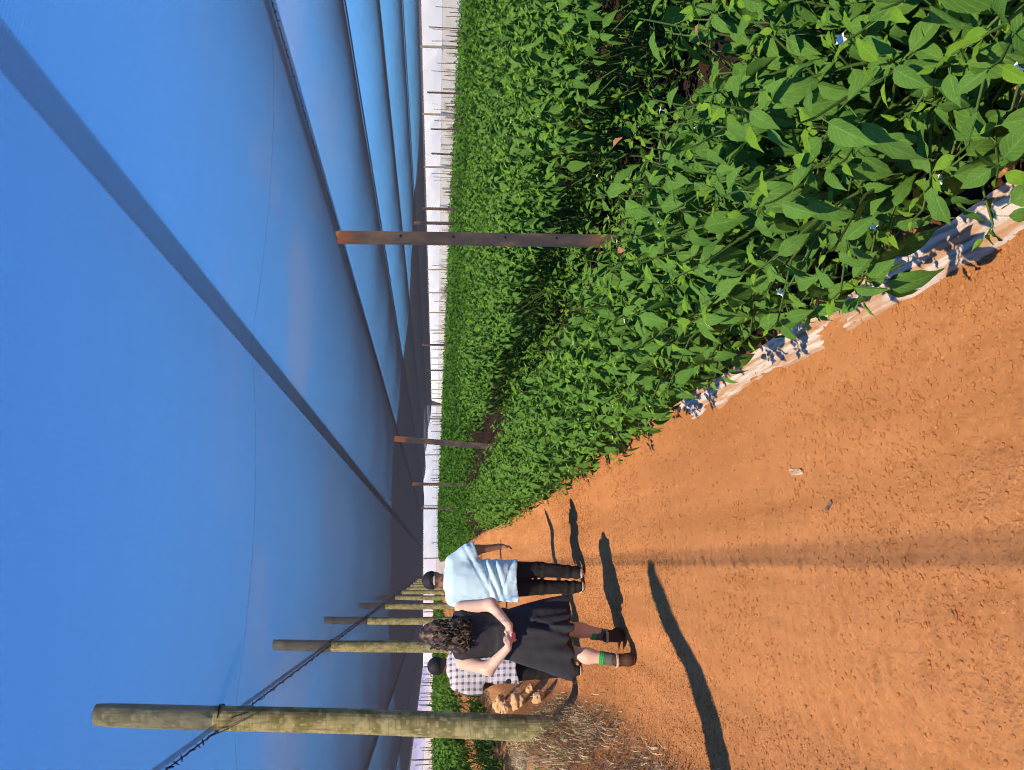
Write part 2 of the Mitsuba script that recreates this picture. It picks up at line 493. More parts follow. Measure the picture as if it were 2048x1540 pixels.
L('dry_grass', 'tangled dry straw coloured grass on the bank around the pole foot', 'grass', kind='stuff')

# ------------------------------------------------------------------ shade net and its cables
CAB = [-15.0, -10.6, -6.1, -1.56, 2.60, 7.2, 12.6, 17.0, 21.2, 25.0]
CABZ = [3.6, 3.68, 3.68, 3.69, 3.69, 3.67, 3.60, 3.30, 2.80, 2.32]
SAG = [.15, .15, .15, .12, .15, .30, .28, .2, .15]
NY0, NY1 = -14.0, 136.0


def net_z(x, y):
    x = np.asarray(x, float)
    i = np.clip(np.searchsorted(CAB, x) - 1, 0, len(SAG) - 1)
    a, b_ = np.take(CAB, i), np.take(CAB, i + 1)
    t = (x - a) / (b_ - a)
    tc = np.clip(t, 0, 1)
    z = np.take(CABZ, i) * (1 - t) + np.take(CABZ, i + 1) * t
    return z - np.take(SAG, i) * 4 * tc * (1 - tc) * (1 + .035 * np.sin(np.asarray(y) * .9 + i * 2.0))


ny = np.concatenate([np.arange(NY0, 40, 1.0), np.arange(40, NY1 + .1, 3.0)])
NET = 'shade_net'
for i in range(len(SAG)):
    ov = .16 if i != 3 else .012
    x0 = CAB[i] - (.0 if i == 0 else ov)
    x1 = CAB[i + 1] + (.95 if i == len(SAG) - 1 else .07 if i == 2 else .15)
    off = .045 * (i % 2)
    xs = np.linspace(x0, x1, 22)
    X, Y = np.meshgrid(xs, ny)
    Z = net_z(X, Y) + off + .02
    nx_, ny_ = len(xs), len(ny)
    top = np.stack([X, Y, Z + NET_T], -1).reshape(-1, 3)
    bot = np.stack([X, Y, Z], -1).reshape(-1, 3)
    f = grid_faces(nx_, ny_)
    n_ = len(top)
    edge = []
    rows = [np.arange(nx_), (ny_ - 1) * nx_ + np.arange(nx_)[::-1], np.arange(ny_)[::-1] * nx_, np.arange(ny_) * nx_ + nx_ - 1]
    for r in rows:
        for a, c in zip(r[:-1], r[1:]):
            edge += [[a + n_, c + n_, c], [a + n_, c, a]]
    k = NET + '__panel' + ('' if i == 0 else f'_{i:03d}')
    put(k, (np.vstack([top, bot]), np.vstack([f, f[:, ::-1] + n_, edge])), 'net_face_ribbed' if i == 2 else 'net_face', False, interior={'type': 'ref', 'id': 'net_weave'})
L(NET, 'dark see-through shade net stretched overhead in long overlapping panels', 'shade net')

cablab = {3: 'knotted black wire rope carrying the net along the timber poles', 5: 'laced net cable above the second line of net panels',
          6: 'net cable above the middle of the pepper field', 7: 'net cable second from the white side wall', 8: 'net cable closest to the white side wall', 2: 'net cable beyond the pole line over the raised bank'}
for i, lab in cablab.items():
    k = num('net_cable')
    yv = np.concatenate([np.arange(-6, 30, .5), np.arange(30, NY1, 4.0)])
    r = .006 if i in (3, 5) else .0012
    put(k + '__wire', tube(np.stack([np.full(len(yv), CAB[i]), yv, net_z(np.full(len(yv), CAB[i]), yv) + .004], 1), r, 5), 'wire_dark', True)
    if i in (3, 5):
        q = Bag()
        for j, yk in enumerate(np.arange(1.5, 34, .17)):
            zc = float(net_z(CAB[i], yk)) + .004
            a = j * 2.4
            d = np.array([math.cos(a) * .032, rng.uniform(-.03, .03), math.sin(a) * .032])
            q.add(*tube([np.array([CAB[i], yk, zc]) - d, np.array([CAB[i], yk, zc]), np.array([CAB[i], yk, zc]) + d], [.004, .011, .004], 4))
        put(k + '__lacing', q.mesh(), 'wire_dark', False)
        L(k + '__lacing', 'twisted wire knots along the cable', kind='stuff')
    L(k, lab, 'cable')


for yk, lab in ((9.85, 'thin wire crossing under the net just past the tall pole in the grass'),):
    k = num('cross_wire')
    xv = np.linspace(-14.5, 24.5, 120)
    put(k, tube(np.stack([xv, np.full(120, yk) + .02 * np.sin(xv), net_z(xv, yk) - .004], 1), .0010, 4), 'wire_dark', True)
    L(k, lab, 'wire')


# ------------------------------------------------------------------ timber poles
def pole(base, top, r0, r1, seed):
    t = np.linspace(0, 1, 40)
    n = 28
    base, top = np.array(base), np.array(top)
    a = np.arange(n) / n * 2 * np.pi
    rings = []
    for u in t:
        c = base + (top - base) * u + np.array([.018 * math.sin(u * 5 + seed), .014 * math.cos(u * 4 + seed), 0]) * u
        r = (r0 + (r1 - r0) * u) * (1 + .05 * (meshkit.noise(np.stack([np.cos(a) * 1.5 + 5, np.sin(a) * 1.5 + 5, np.full(n, u * 9 + seed)], -1), seed) - .5))
        if u == 1:
            r = r * .9
        rings.append(np.stack([c[0] + np.cos(a) * r, c[1] + np.sin(a) * r, np.full(n, c[2])], 1))
    v = np.vstack(rings + [top[None]])
    f = []
    for i in range(len(t) - 1):
        for k in range(n):
            p, q = i * n + k, i * n + (k + 1) % n
            f += [[p, q, q + n], [p, q + n, p + n]]
    f += [[(len(t) - 1) * n + k, (len(t) - 1) * n + (k + 1) % n, len(v) - 1] for k in range(n)]
    return v, np.array(f)


POLES = [(9.3, -1.69, -1.37, 4.90, .132, .112), (18.6, -1.72, -1.53, 4.86, .128, .110), (27.9, -1.74, -1.62, 5.0, .128, .11)] + \
        [(27.9 + 9.2 * k, -1.70, -1.62, 4.85 - .1 * k, .135, .118) for k in range(1, 9)]
ordn = ['first', 'second', 'third', 'fourth', 'fifth', 'sixth', 'seventh', 'eighth', 'ninth', 'tenth', 'eleventh']
for i, (y, xb, xt, zt, r0, r1) in enumerate(POLES):
    k = num('timber_pole')
    zb = gz(xb, y) - .3
    put(k + '__shaft', pole((xb, y, zb), (xt, y, zt), r0, r1, i), 'timber', 60)
    # wire tie: two turns round the pole and slack ends
    zz0 = float(net_z(CAB[3], y)) + .0
    u = (zz0 - zb) / (zt - zb)
    cx = xb + (xt - xb) * u
    rr0 = r0 + (r1 - r0) * u + .006
    a = np.linspace(0, 4 * np.pi, 40)
    q = Bag().add(*tube(np.stack([cx + rr0 * np.cos(a), y + rr0 * np.sin(a), zz0 + .02 * np.sin(a * .5) + np.linspace(-.02, .02, 40)], 1), .006, 5))
    for s, dz in ((-1, -.30), (1, .16)):
        q.add(*tube([[cx - .05, y + s * rr0, zz0 + dz], [cx - .09, y + s * rr0 * .5 - .03 * s, zz0 + dz * .4], [CAB[3], y + s * .35, zz0]], .005, 5))
        q.add(*tube([[cx + .06, y - rr0, zz0 + dz], [cx + .02, y - rr0 - .01, zz0 + dz * .5], [cx - rr0, y - .04, zz0 + .02]], .0045, 5))
    put(k + '__wire_tie', q.mesh(), 'wire_dark', True)
    if i == 0:
        lab = 'nearest tall weathered greenish timber pole, standing in dry grass'
    else:
        lab = f'{ordn[i]} timber pole along the track, counted from the tall one in the grass'
    L(k, lab, 'pole', 'timber poles carrying the net')
# the pole just outside the frame whose shadow lies across the track
k = num('timber_pole')
put(k + '__shaft', pole((-1.98, 3.53, gz(-1.98, 3.53) - .3), (-1.85, 3.85, 4.2), .125, .115, 33), 'timber', 60)
L(k, 'timber pole whose long shadow falls across the dirt track', 'pole', 'timber poles carrying the net')


# ------------------------------------------------------------------ steel posts and stakes
def steel_post(x, y, zt, w, lean, lab, zb=-.1):
    k = num('steel_post')
    t, d = .006, w * .6
    prof = np.array([[-w / 2, 0], [w / 2, 0], [w / 2, d], [w / 2 - t, d], [w / 2 - t, t], [-w / 2 + t, t], [-w / 2 + t, d], [-w / 2, d]])
    # open side turned from the track; small holes shown as dark bolts
    import shapely.geometry as sg
    m = trimesh.creation.extrude_polygon(sg.Polygon(prof), zt - zb, engine='earcut')
    v = np.array(m.vertices)
    v[:, 2] += zb
    v[:, 0] += lean * (v[:, 2] - zb)
    jag = v[:, 2] > zt - .01
    v[jag, 2] += rng.uniform(-.035, .02, jag.sum())
    put(k + '__channel', (v + [x, y, 0], np.array(m.faces)), 'steel_rust', False)
    q = Bag()
    for h in np.arange(.9, zt - .1, .28):
        bx = x + lean * (h - zb)
        vv, ff = rock(rng, .007, 1, (1, .5, 1), 0, 1)
        q.add(vv + [bx + .004, y - .002, h], ff)
    put(k + '__bolt', q.mesh(), 'wire_dark', False)
    L(k + '__bolt', kind='stuff')
    L(k, lab, 'post', 'steel posts in the pepper field')


steel_post(1.72, 4.36, 2.09, .062, .0, 'rusty steel post rising from the first pepper row, closest of all posts')
steel_post(1.50, 11.7, 2.10, .075, .09, 'second steel post of the first pepper row, brown and leaning')
steel_post(1.66, 18.5, 2.05, .06, .02, 'third steel post of the first pepper row, dark grey')
steel_post(1.72, 27.5, 2.00, .06, .02, 'fourth steel post of the first pepper row, small and dark')
steel_post(8.2, 11.15, 1.78, .07, .0, 'dark post at the very edge of the picture above the pepper field')
steel_post(8.35, 20.2, 2.10, .07, .0, 'thin rusty post with orange tip beside the closest steel post')
steel_post(9.6, 22.3, 1.95, .06, .02, 'thin dark post just beyond the orange tipped one')
steel_post(7.1, 27.5, 2.0, .06, .0, 'reddish brown post standing in the middle of the pepper field')
steel_post(16.4, 27.8, 1.85, .06, .01, 'small dark post before the white wall, second from the picture edge')
steel_post(17.0, 31.5, 1.75, .055, .0, 'small thin post before the white wall, third from the picture edge')
steel_post(12.5, 24.8, 1.7, .05, .03, 'thin leaning post before the white wall')
steel_post(7.6, 33.5, 1.9, .06, .0, 'far slim post in the pepper field past the reddish one')
steel_post(6.9, 41.0, 1.9, .06, .0, 'very far slim post in the pepper field')

rng = np.random.default_rng(23)
bags = []
for i in range(150):
    r_ = rng.choice([23.9, 22.4, 20.6, 18.8, 17.0, 13.4])
    y = r_ * 1.40 + rng.random() ** 1.3 * 55 if r_ > 16 else r_ * 1.4 + rng.random() * 60
    h = rng.uniform(1.0, 1.3) if rng.random() < .8 else rng.uniform(1.5, 1.8)
    k = num('crop_stake')
    a, c = rng.normal(0, .03, 2)
    put(k, tube([[r_, y, 0], [r_ + a * h, y + c * h, h]], [.017, .014], 5), 'stake_dark', False)
    L(k, 'thin dark stake among the far pepper rows before the long white side wall', 'stake', 'stakes before the white side wall')
for i in range(34):
    x, y = rng.uniform(-13.5, -5.5), rng.uniform(30, 62)
    h = rng.uniform(1.5, 2.1)
    k = num('crop_stake')
    a, c = rng.normal(0, .03, 2)
    put(k, tube([[x, y, .4], [x + a * h, y + c * h, .4 + h]], [.024, .02], 5), 'stake_dark', False)
    L(k, 'thin dark stake in the pepper field beyond the raised bank', 'stake', 'stakes beyond the bank')
for i in range(24):
    x, y = rng.uniform(2, 22), rng.uniform(70, 128)
    k = num('crop_stake')
    put(k, tube([[x, y, 0], [x + .05, y, 2.0]], [.035, .03], 5), 'stake_dark', False)
    L(k, 'far thin stake before the end wall of the net house', 'stake', 'stakes before the end wall')


# ------------------------------------------------------------------ white walls
def wall(key, A, B, step, zsplit, ztop, m_low, m_up, postmat, lab, wr=.05, seed=0, lean=0.):
    A, B = np.array(A, float), np.array(B, float)
    n = max(1, int(round(np.linalg.norm(B - A) / step)))
    d = (B - A) / n
    nrm = np.array([-d[1], d[0]]) / np.linalg.norm(d)
    for i in range(n):
        p0, p1 = A + d * i, A + d * (i + 1)
        for nm, z0, z1, mt, nz in (('lower_panel', .0, zsplit - .01, m_low, 5), ('upper_panel', zsplit, ztop, m_up, 10)):
            u = np.linspace(0, 1, 15)
            w = np.linspace(0, 1, nz)
            U, W = np.meshgrid(u, w)
            base = p0[None, None] + (p1 - p0)[None, None] * U[..., None]
            z = z0 + (z1 - z0) * W
            bul = wr * np.sin(np.pi * U) * np.sin(np.pi * np.clip(W, .05, .95)) + wr * 1.6 * (fb(U * 3 + i * 5, z - U * 1.2, 1.6, seed + i % 9) - .5)
            # slanting pull wrinkle from the post foot
            bul = bul + wr * .9 * np.exp(-(((U - .12) * 2.2 - W) / .07) ** 2)
            off = (.012 if nm == 'upper_panel' else 0) - lean * z
            P = np.stack([base[..., 0] + nrm[0] * (bul + off), base[..., 1] + nrm[1] * (bul + off), z], -1).reshape(-1, 3)
            kk = f'{key}__{nm}' + ('' if i == 0 else f'_{i:03d}')
            put(kk, (P, grid_faces(15, nz)), mt, True)
    for i in range(n + 1):
        p = A + d * i + nrm * .11
        kk = f'{key}__post' + ('' if i == 0 else f'_{i:03d}')
        put(kk, tube([[p[0], p[1], -.1], [p[0] + .03 * (i % 3 - 1), p[1], ztop + .02]], [.07, .06], 8), postmat, True)
    L(key, lab, 'wall')


wall('side_wall', (25.0, 12.0), (25.0, 135.5), 6.5, 1.25, 2.37, 'cloth_cream', 'cloth_white', 'timber_grey', 'long white cloth side wall of the net house with timber posts', .06, 1, .36)
wall('end_wall', (25.0, 135.6), (-15.0, 135.6), 8.0, 1.5, 3.5, 'cloth_cream', 'cloth_white', 'timber_grey', 'distant white cloth end wall behind the people', .06, 20)
bs('cloth_cream_thin', {'type': 'principledthin', 'base_color': mikit.proc(lambda p, n, uv: mix((.88, .82, .66), (.76, .68, .50), smoothstep(.45, .8, fbm(p.x * 1.2, p.y * 1.2, p.z * 3, 3)))), 'roughness': .75, 'diff_trans': 1.5, 'eta': 1.3})
scene['cloth_lilac']['diff_trans'] = 1.3
scene['cloth_lilac']['base_color'] = rgb(.62, .63, .74)
wall('bank_wall', (-15.0, 135.0), (-15.0, 18.0), 9.0, 2.55, 3.5, 'cloth_cream_thin', 'cloth_lilac', 'timber_grey', 'cream cloth wall with lilac top band beyond the raised bank', .06, 40)


# ------------------------------------------------------------------ pepper plants
def leaf_template(nl, nw, fold=.35, droop=.35, wid=.27, curl=.0, ripple=.0):
    """unit-length leaf along +x, top side +z; returns verts, faces, uv"""
    t = np.linspace(0, 1, nl)
    v, uv = [], []
    prof = np.sin(np.pi * t ** .72) ** .9 * (1 - .35 * t ** 3)
    prof[0] = .06
    prof[-1] = .01
    s = np.linspace(-1, 1, nw)
    for ti, w in zip(t, prof):
        for si in s:
            y = si * w * wid
            z = abs(si) * w * wid * fold - droop * ti ** 2 * .6 + ripple * math.sin(ti * 15 + si * 2) * abs(si)
            x = ti * (1 - .12 * droop * ti)
            z += curl * (abs(si) ** 2) * w * -.10
            v.append([x + .22, y, z])
            uv.append([ti, si * .5 + .5])
    v, uv = np.array(v), np.array(uv)
    f = grid_faces(nw, nl)[:, ::-1]
    # petiole
    if nl > 4:
        pv = np.array([[0, .012, 0], [0, -.012, 0], [.235, .010, .004], [.235, -.010, .004], [0, 0, -.018], [.235, 0, -.012]])
        pf = np.array([[0, 1, 3], [0, 3, 2], [1, 4, 5], [1, 5, 3], [4, 0, 2], [4, 2, 5]])
        f = np.vstack([f, pf + len(v)])
        v = np.vstack([v, pv])
        uv = np.vstack([uv, np.tile([[.1, .5]], (6, 1))])
    return v, f, uv


def flower_mesh():
    q = Bag()
    for k in range(5):
        a = k * 2 * np.pi / 5
        p = np.array([[0, 0, 0], [.007, -.005, .002], [.015, 0, .001], [.007, .005, .002]])
        q.add(p @ rotz(a).T, [[0, 1, 2], [0, 2, 3]])
    q.add(*tube([[0, 0, -.012], [0, 0, .002]], [.0015, .003], 5))
    return q.mesh()


FLOWER = flower_mesh()


def shoots(rng, h, rx, ry, n, zc=.40, span=1.08):
    out = []
    for i in range(n):
        th = math.acos(1 - span * ((i + rng.random()) / n) ** .95)
        ph = i * 2.39996 + rng.uniform(-.4, .4)
        r = rng.uniform(.86, 1.08)
        o = np.array([math.sin(th) * math.cos(ph), math.sin(th) * math.sin(ph), math.cos(th)])
        p = np.array([rx * o[0] * r, ry * o[1] * r, zc + (h - zc) * o[2] * r])
        ax = o * [.75, .75, .4] + np.array([0, 0, .75])
        out.append((p, ax / np.linalg.norm(ax)))
    return out


def inner_shoots(rng, h, rx, n):
    o = []
    for i in range(n):
        a = i * 2.39996 + rng.uniform(-.3, .3)
        q = rx * rng.uniform(.15, .6)
        d = np.array([math.cos(a) * .6, math.sin(a) * .6, .8])
        o.append((np.array([math.cos(a) * q, math.sin(a) * q, h * rng.uniform(.4, .72)]), d / np.linalg.norm(d)))
    return o


def low_shoots(rng, n, rx):
    o = []
    for i in range(n):
        a = i * 2.39996 + rng.uniform(-.3, .3)
        z = rng.uniform(.16, .42)
        rr_ = rx * rng.uniform(.55, 1.0)
        d = np.array([math.cos(a), math.sin(a), .45])
        o.append((np.array([math.cos(a) * rr_, math.sin(a) * rr_, z]), d / np.linalg.norm(d)))
    return o


def leaf_frames(rng, sh, big=1.0, per=8):
    """(origin, 3x3 rotation, length, young?) of the leaves of these shoots"""
    res = []
    for p, ax in sh:
        e1 = np.cross(ax, [0.31, .17, .93])
        e1 /= np.linalg.norm(e1)
        e2 = np.cross(ax, e1)
        ph0 = rng.uniform(0, 6.28)
        vig = rng.uniform(.75, 1.2)
        for j in range(per):
            u = j / max(per - 1, 1)           # 0 outer/low leaf, 1 the tip's young leaf
            a = ph0 + j * 2.39996 + rng.uniform(-.25, .25)
            el = math.radians(-38 + 92 * u ** 1.5 + rng.normal(0, 13))
            d = (math.cos(a) * e1 + math.sin(a) * e2) * math.cos(el) + ax * math.sin(el)
            d = d + np.array([0, 0, -.42 * (1 - u)]) + .16 * (1 - u) * np.array([p[0], p[1], 0]) / (math.hypot(p[0], p[1]) + .05)
            d /= np.linalg.norm(d)
            up = ax * .8 + np.array([0, 0, .55]) + rng.normal(0, .22, 3)
            z = up - d * (up @ d)
            z /= np.linalg.norm(z)
            y = np.cross(z, d)
            ln = big * vig * (.132 - .096 * u ** 1.15) * rng.uniform(.8, 1.18)
            o = p - ax * (.095 * (1 - u) * rng.uniform(.6, 1.3))
            res.append((o, np.stack([d, y, z], 1), ln, u > .72))
    return res


def build_leaves(frames, tmpl):
    M = np.array([f[1] * f[2] for f in frames])
    O = np.array([f[0] for f in frames])
    k = len(frames)
    v0, f0, uv0 = tmpl
    v = np.einsum('kij,nj->kni', M, v0) + O[:, None]
    f = f0[None] + (np.arange(k) * len(v0))[:, None, None]
    return v.reshape(-1, 3), f.reshape(-1, 3), np.tile(uv0, (k, 1))


def stem_mesh(rng, sh, h, every=1, sides=5):
    q = Bag()
    q.add(*tube([[0, 0, -.05], [.01, 0, .12], [0, .01, .28]], [.009, .008, .007], sides + 1))
    for i, (p, ax) in enumerate(sh):
        if i % every:
            continue
        a = np.array([0, .01, .12 + .16 * ((i * 7) % 10) / 10])
        m = a * .5 + p * .5 + np.array([0, 0, .05])
        q.add(*tube([a, m, p - ax * .03, p + ax * .004], [.0055, .004, .0028, .0018], sides))
    return q.mesh()


HI = [leaf_template(9, 7, fo, dr_, w, c, rp) for fo, dr_, w, c, rp in ((.42, .35, .25, 0, .02), (.34, .65, .23, .6, .03), (.60, .25, .21, .3, .015), (.30, .85, .255, .8, .03))]
MID = [leaf_template(5, 3, fo, dr_, w) for fo, dr_, w in ((.42, .35, .25), (.34, .65, .23), (.6, .3, .21))]
LO = leaf_template(3, 3, .4, .4, .25)

for i, t_ in enumerate(HI):
    scene[f'leaf_kind_{i}'] = {'type': 'shapegroup', 'blade': mikit.ply((t_[0], t_[1]), 'leaf_mature', smooth=True, uv=t_[2])}
    scene[f'leaf_young_kind_{i}'] = {'type': 'shapegroup', 'blade': mikit.ply((t_[0], t_[1]), 'leaf_young', smooth=True, uv=t_[2])}


def tmat(o, R, s, extra=None):
    m = np.eye(4)
    m[:3, :3] = R * s
    m[:3, 3] = o
    if extra is not None:
        m = extra @ m
    return T(m.tolist())


rng = np.random.default_rng(101)
ROW1, PITCH_X = 1.19, 1.78
prng = np.random.default_rng(77)
near_spots, y = [], -.5
side = 1
while y < 2.75:
    near_spots.append((ROW1 + .12 * side + prng.normal(0, .04), y))
    y += .16
    side = -side
near_n = len(near_spots)
ORD = 'first second third fourth fifth sixth seventh eighth ninth tenth eleventh twelfth thirteenth fourteenth fifteenth sixteenth seventeenth eighteenth nineteenth twentieth 21st 22nd 23rd 24th'.split()
for i, (x, y) in enumerate(near_spots):
    k = num('pepper_plant')
    h = prng.uniform(.80, .89)
    sh = shoots(prng, h, .41, .40, 23) + inner_shoots(prng, h, .42, 9) + low_shoots(prng, 10, .45)
    fr = leaf_frames(prng, sh, 1.0 if i < 8 else .95, 7)
    base = np.eye(4)
    base[:3, 3] = [x, y, .10]
    sv, sf = stem_mesh(prng, sh, h)
    put(k + '__stem', (sv + base[:3, 3], sf), 'green_stem', True)
    for j, (o, R, ln, yg) in enumerate(fr):
        kk = f'{k}__leaf' + ('' if j == 0 else f'_{j:03d}')
        g = int(prng.integers(4))
        scene[kk] = {'type': 'instance', 'g': {'type': 'ref', 'id': f'leaf_young_kind_{g}' if yg else f'leaf_kind_{g}'}, 'to_world': tmat(o, R, ln, base)}
    for j in range(prng.integers(1, 4)):
        p, ax = sh[prng.integers(len(sh))]
        e = np.cross(ax, [.2, .9, .1])
        R = np.stack([e / np.linalg.norm(e), np.cross(ax, e / np.linalg.norm(e)), ax], 1)
        put(f'{k}__flower' + ('' if j == 0 else f'_{j:03d}'), (FLOWER[0] @ R.T + p - ax * .05 + base[:3, 3] + e * .03, FLOWER[1]), 'petal', False)
    L(k, f'large leaved pepper plant, {ORD[i]} from the near end of the first row', 'pepper plant', 'pepper plants at the near end of the first row')

NV = 7
for v_ in range(2 * NV):
    r = np.random.default_rng(300 + v_)
    h = .78 + .02 * v_ if v_ < NV else 1.02 + .02 * (v_ - NV)
    sh = (shoots(r, h, .42, .42, 25) + inner_shoots(r, h, .42, 11) + low_shoots(r, 8, .44)) if v_ < NV else (shoots(r, h, .47, .45, 26, .74, 1.0) + low_shoots(r, 7, .42))
    fr = leaf_frames(r, sh, .90, 10)
    d = {'type': 'shapegroup'}
    fm, uvm, nn = [], [], 0
    for nm, sel, mat in (('foliage', False, 'leaf_mature'), ('young_leaves', True, 'leaf_young')):
        q = [a for a in fr if a[3] == sel]
        B, UV = Bag(), []
        for g in range(3):
            vv, ff, uu = build_leaves(q[g::3], MID[g])
            B.add(vv, ff)
            UV.append(uu)
        d[nm] = mikit.ply(B.mesh(), mat, smooth=True, uv=np.vstack(UV))
    d['stem'] = mikit.ply(stem_mesh(r, sh, h, 2 if v_ < NV else 5, 4), 'green_stem', smooth=True)
    q = Bag()
    for j in range(3):
        p, ax = sh[r.integers(len(sh))]
        q.add(FLOWER[0] + p + [0, 0, .01], FLOWER[1])
    d['flower'] = mikit.ply(q.mesh(), 'petal')
    scene[f'pepper_kind_{v_}'] = d


def plant_row(x0, z0, y0, y1, step, lab, group, amp=.17, sc=(.92, 1.08), kind=0):
    y, s = y0, 1
    while y < y1:
        k = num('pepper_plant')
        M = T().translate([x0 + amp * s + float(prng.normal(0, .04)), y, z0]).rotate([0, 0, 1], float(prng.uniform(0, 360))).scale(float(prng.uniform(*sc)))
        scene[k] = {'type': 'instance', 'g': {'type': 'ref', 'id': f'pepper_kind_{kind + int(prng.integers(NV))}'}, 'to_world': M}
        L(k, lab(y) if callable(lab) else lab, 'pepper plant', group if not callable(lab) else group + (' before the closest steel post' if y < 4.4 else ' between the steel posts' if y < 11.7 else ' past the leaning post'))
        labels[k + '__foliage'] = {'kind': 'stuff'}
        labels[k + '__flower'] = {'kind': 'stuff'}
        labels[k + '__young_leaves'] = {'kind': 'stuff'}
        y += step
        s = -s


R2 = [2.95, 3.62, 4.95, 5.6, 6.9, 7.55]
plant_row(ROW1, .08, near_spots[-1][1] + .22, 18.0, .215, lambda y: 'pepper plant of the first row ' + ('just before the closest steel post' if y < 4.4 else 'between the steel post and the leaning one' if y < 11.7 else 'beyond the leaning brown post'), 'pepper plants of the first row', .11)
plant_row(R2[0], .05, 1.3, 16.0, .26, 'pepper plant in the second row from the track, behind the dark gap', 'pepper plants of the second row', .08, (.95, 1.05), NV)
plant_row(R2[1], .05, 3.6, 16.0, .28, 'pepper plant in the third row from the track', 'pepper plants of the third row', .08, (.95, 1.05), NV)
plant_row(R2[2], .05, 5.4, 15.0, .31, 'pepper plant in the fourth row from the track', 'pepper plants of the fourth row', .08, (.95, 1.05), NV)
plant_row(R2[3], .05, 6.4, 14.0, .34, 'pepper plant in the fifth row from the track', 'pepper plants of the fifth row', .08, (.95, 1.05), NV)
plant_row(-3.05, .45, 9.5, 20.0, .30, 'pepper plant in the row on the raised bank beyond the timber poles', 'pepper plants beyond the bank', .14, (1.0, 1.12), NV)


def far_rows(key, rows, lab, mat='leaf_far'):
    r = np.random.default_rng(900 + len(rows))
    V, F, n = [], [], 0
    for x0, z0, y0, y1, hh in rows:
        y = y0
        while y < y1:
            dist = math.hypot(x0, y)
            seg = 2.0
            cnt = int(np.clip((4200 if hh > .7 else 3000) / dist, 40, 330) * seg)
            size = .095 * np.clip(dist / 22, 1.0, 2.6)
            th = np.radians(r.uniform(-100, 100, cnt) if hh < .7 else r.uniform(-84, 84, cnt))
            # cross-section: broad dome
            rad = r.uniform(.78, 1.05, cnt)
            zc = .28 if hh < .7 else .62
            yl = y + r.random(cnt) * seg
            loc = hh * (.90 + .22 * meshkit.noise(np.stack([np.full(cnt, x0 * 3.1), yl * 2.3, np.sin(th)], -1), 3))
            cx = x0 + np.sign(np.sin(th)) * np.abs(np.sin(th)) ** .8 * (.56 if hh > .7 else .85) * rad
            cz = z0 + zc * hh + (loc - zc * hh) * np.sign(np.cos(th)) * np.abs(np.cos(th)) ** .6 * rad
            O = np.stack([cx, yl, np.maximum(cz, z0 + .05)], 1)
            up = np.stack([np.sin(th) * .6, 0 * th, .8 + 0 * th], 1) + r.normal(0, .4, (cnt, 3))
            d = r.normal(0, 1, (cnt, 3)) + np.stack([np.sin(th) * .8, 0 * th, -.25 + 0 * th], 1)
            d /= np.linalg.norm(d, axis=1, keepdims=True)
            z = up - d * (up * d).sum(1, keepdims=True)
            z /= np.linalg.norm(z, axis=1, keepdims=True)
            M = np.stack([d, np.cross(z, d), z], 2) * (size * r.uniform(.7, 1.3, cnt))[:, None, None]
            v0, f0, _ = LO
            V.append((np.einsum('kij,nj->kni', M, v0) + O[:, None]).reshape(-1, 3))
            F.append((f0[None] + (n + np.arange(cnt) * len(v0))[:, None, None]).reshape(-1, 3))
            n += cnt * len(v0)
            y += seg
    put(key, (np.vstack(V), np.vstack(F)), mat, True)
    L(key, lab, 'crop', kind='stuff')


far = [(ROW1, .08, 18.0, 132, .9), (R2[0] - .38, .05, 15.0, 132, 1.04), (R2[1], .05, 16.0, 132, 1.04), (R2[2], .05, 15.0, 132, 1.04), (R2[3], .05, 14.0, 132, 1.04), (R2[4], .05, 8.5, 132, 1.04), (R2[5], .05, 9.5, 132, 1.04)]
far_rows('pepper_crop', far, 'green mass of far pepper rows reaching to the white walls')
bs('leaf_low', {'type': 'principledthin', 'base_color': mikit.proc(lambda p, n, uv: mix((.085, .215, .030), (.13, .29, .040), noise(p.x * 3, p.y * 3, p.z * 3))), 'roughness': .55, 'diff_trans': .6, 'eta': 1.4})
low = [(x, .0, max(1.25 * x, 9.5), 132, .55) for x in np.arange(8.9, 24.6, 1.35)]
far_rows('low_crop', low, 'band of lower bright green crop between the pepper rows and the white side wall', 'leaf_low')
farl = [(-3.05, .45, 20.0, 132, 1.1)] + [(-3.05 - 1.8 * k, .45, 10.0 + 4.2 * k, 132, 1.1) for k in range(1, 7)]
far_rows('pepper_crop_001', farl, 'green mass of pepper rows beyond the raised bank')

# withered leaves caught in the first row
for (x, y, z, lab) in ((1.15, 1.62, .98, 'withered brown leaf caught high in the nearest pepper plants'), (1.22, 2.35, 1.02, 'small withered brown leaf on the crest of the first row'),
                       (1.05, 2.75, .93, 'withered reddish leaf half hidden in the first row')):
    k = num('withered_leaf')
    v, f, _ = MID[1]
    put(k, (v @ rotz(x * 40).T * .05 + [x, y, z], f), 'leaf_dry', True)
    L(k, lab, 'withered leaf')

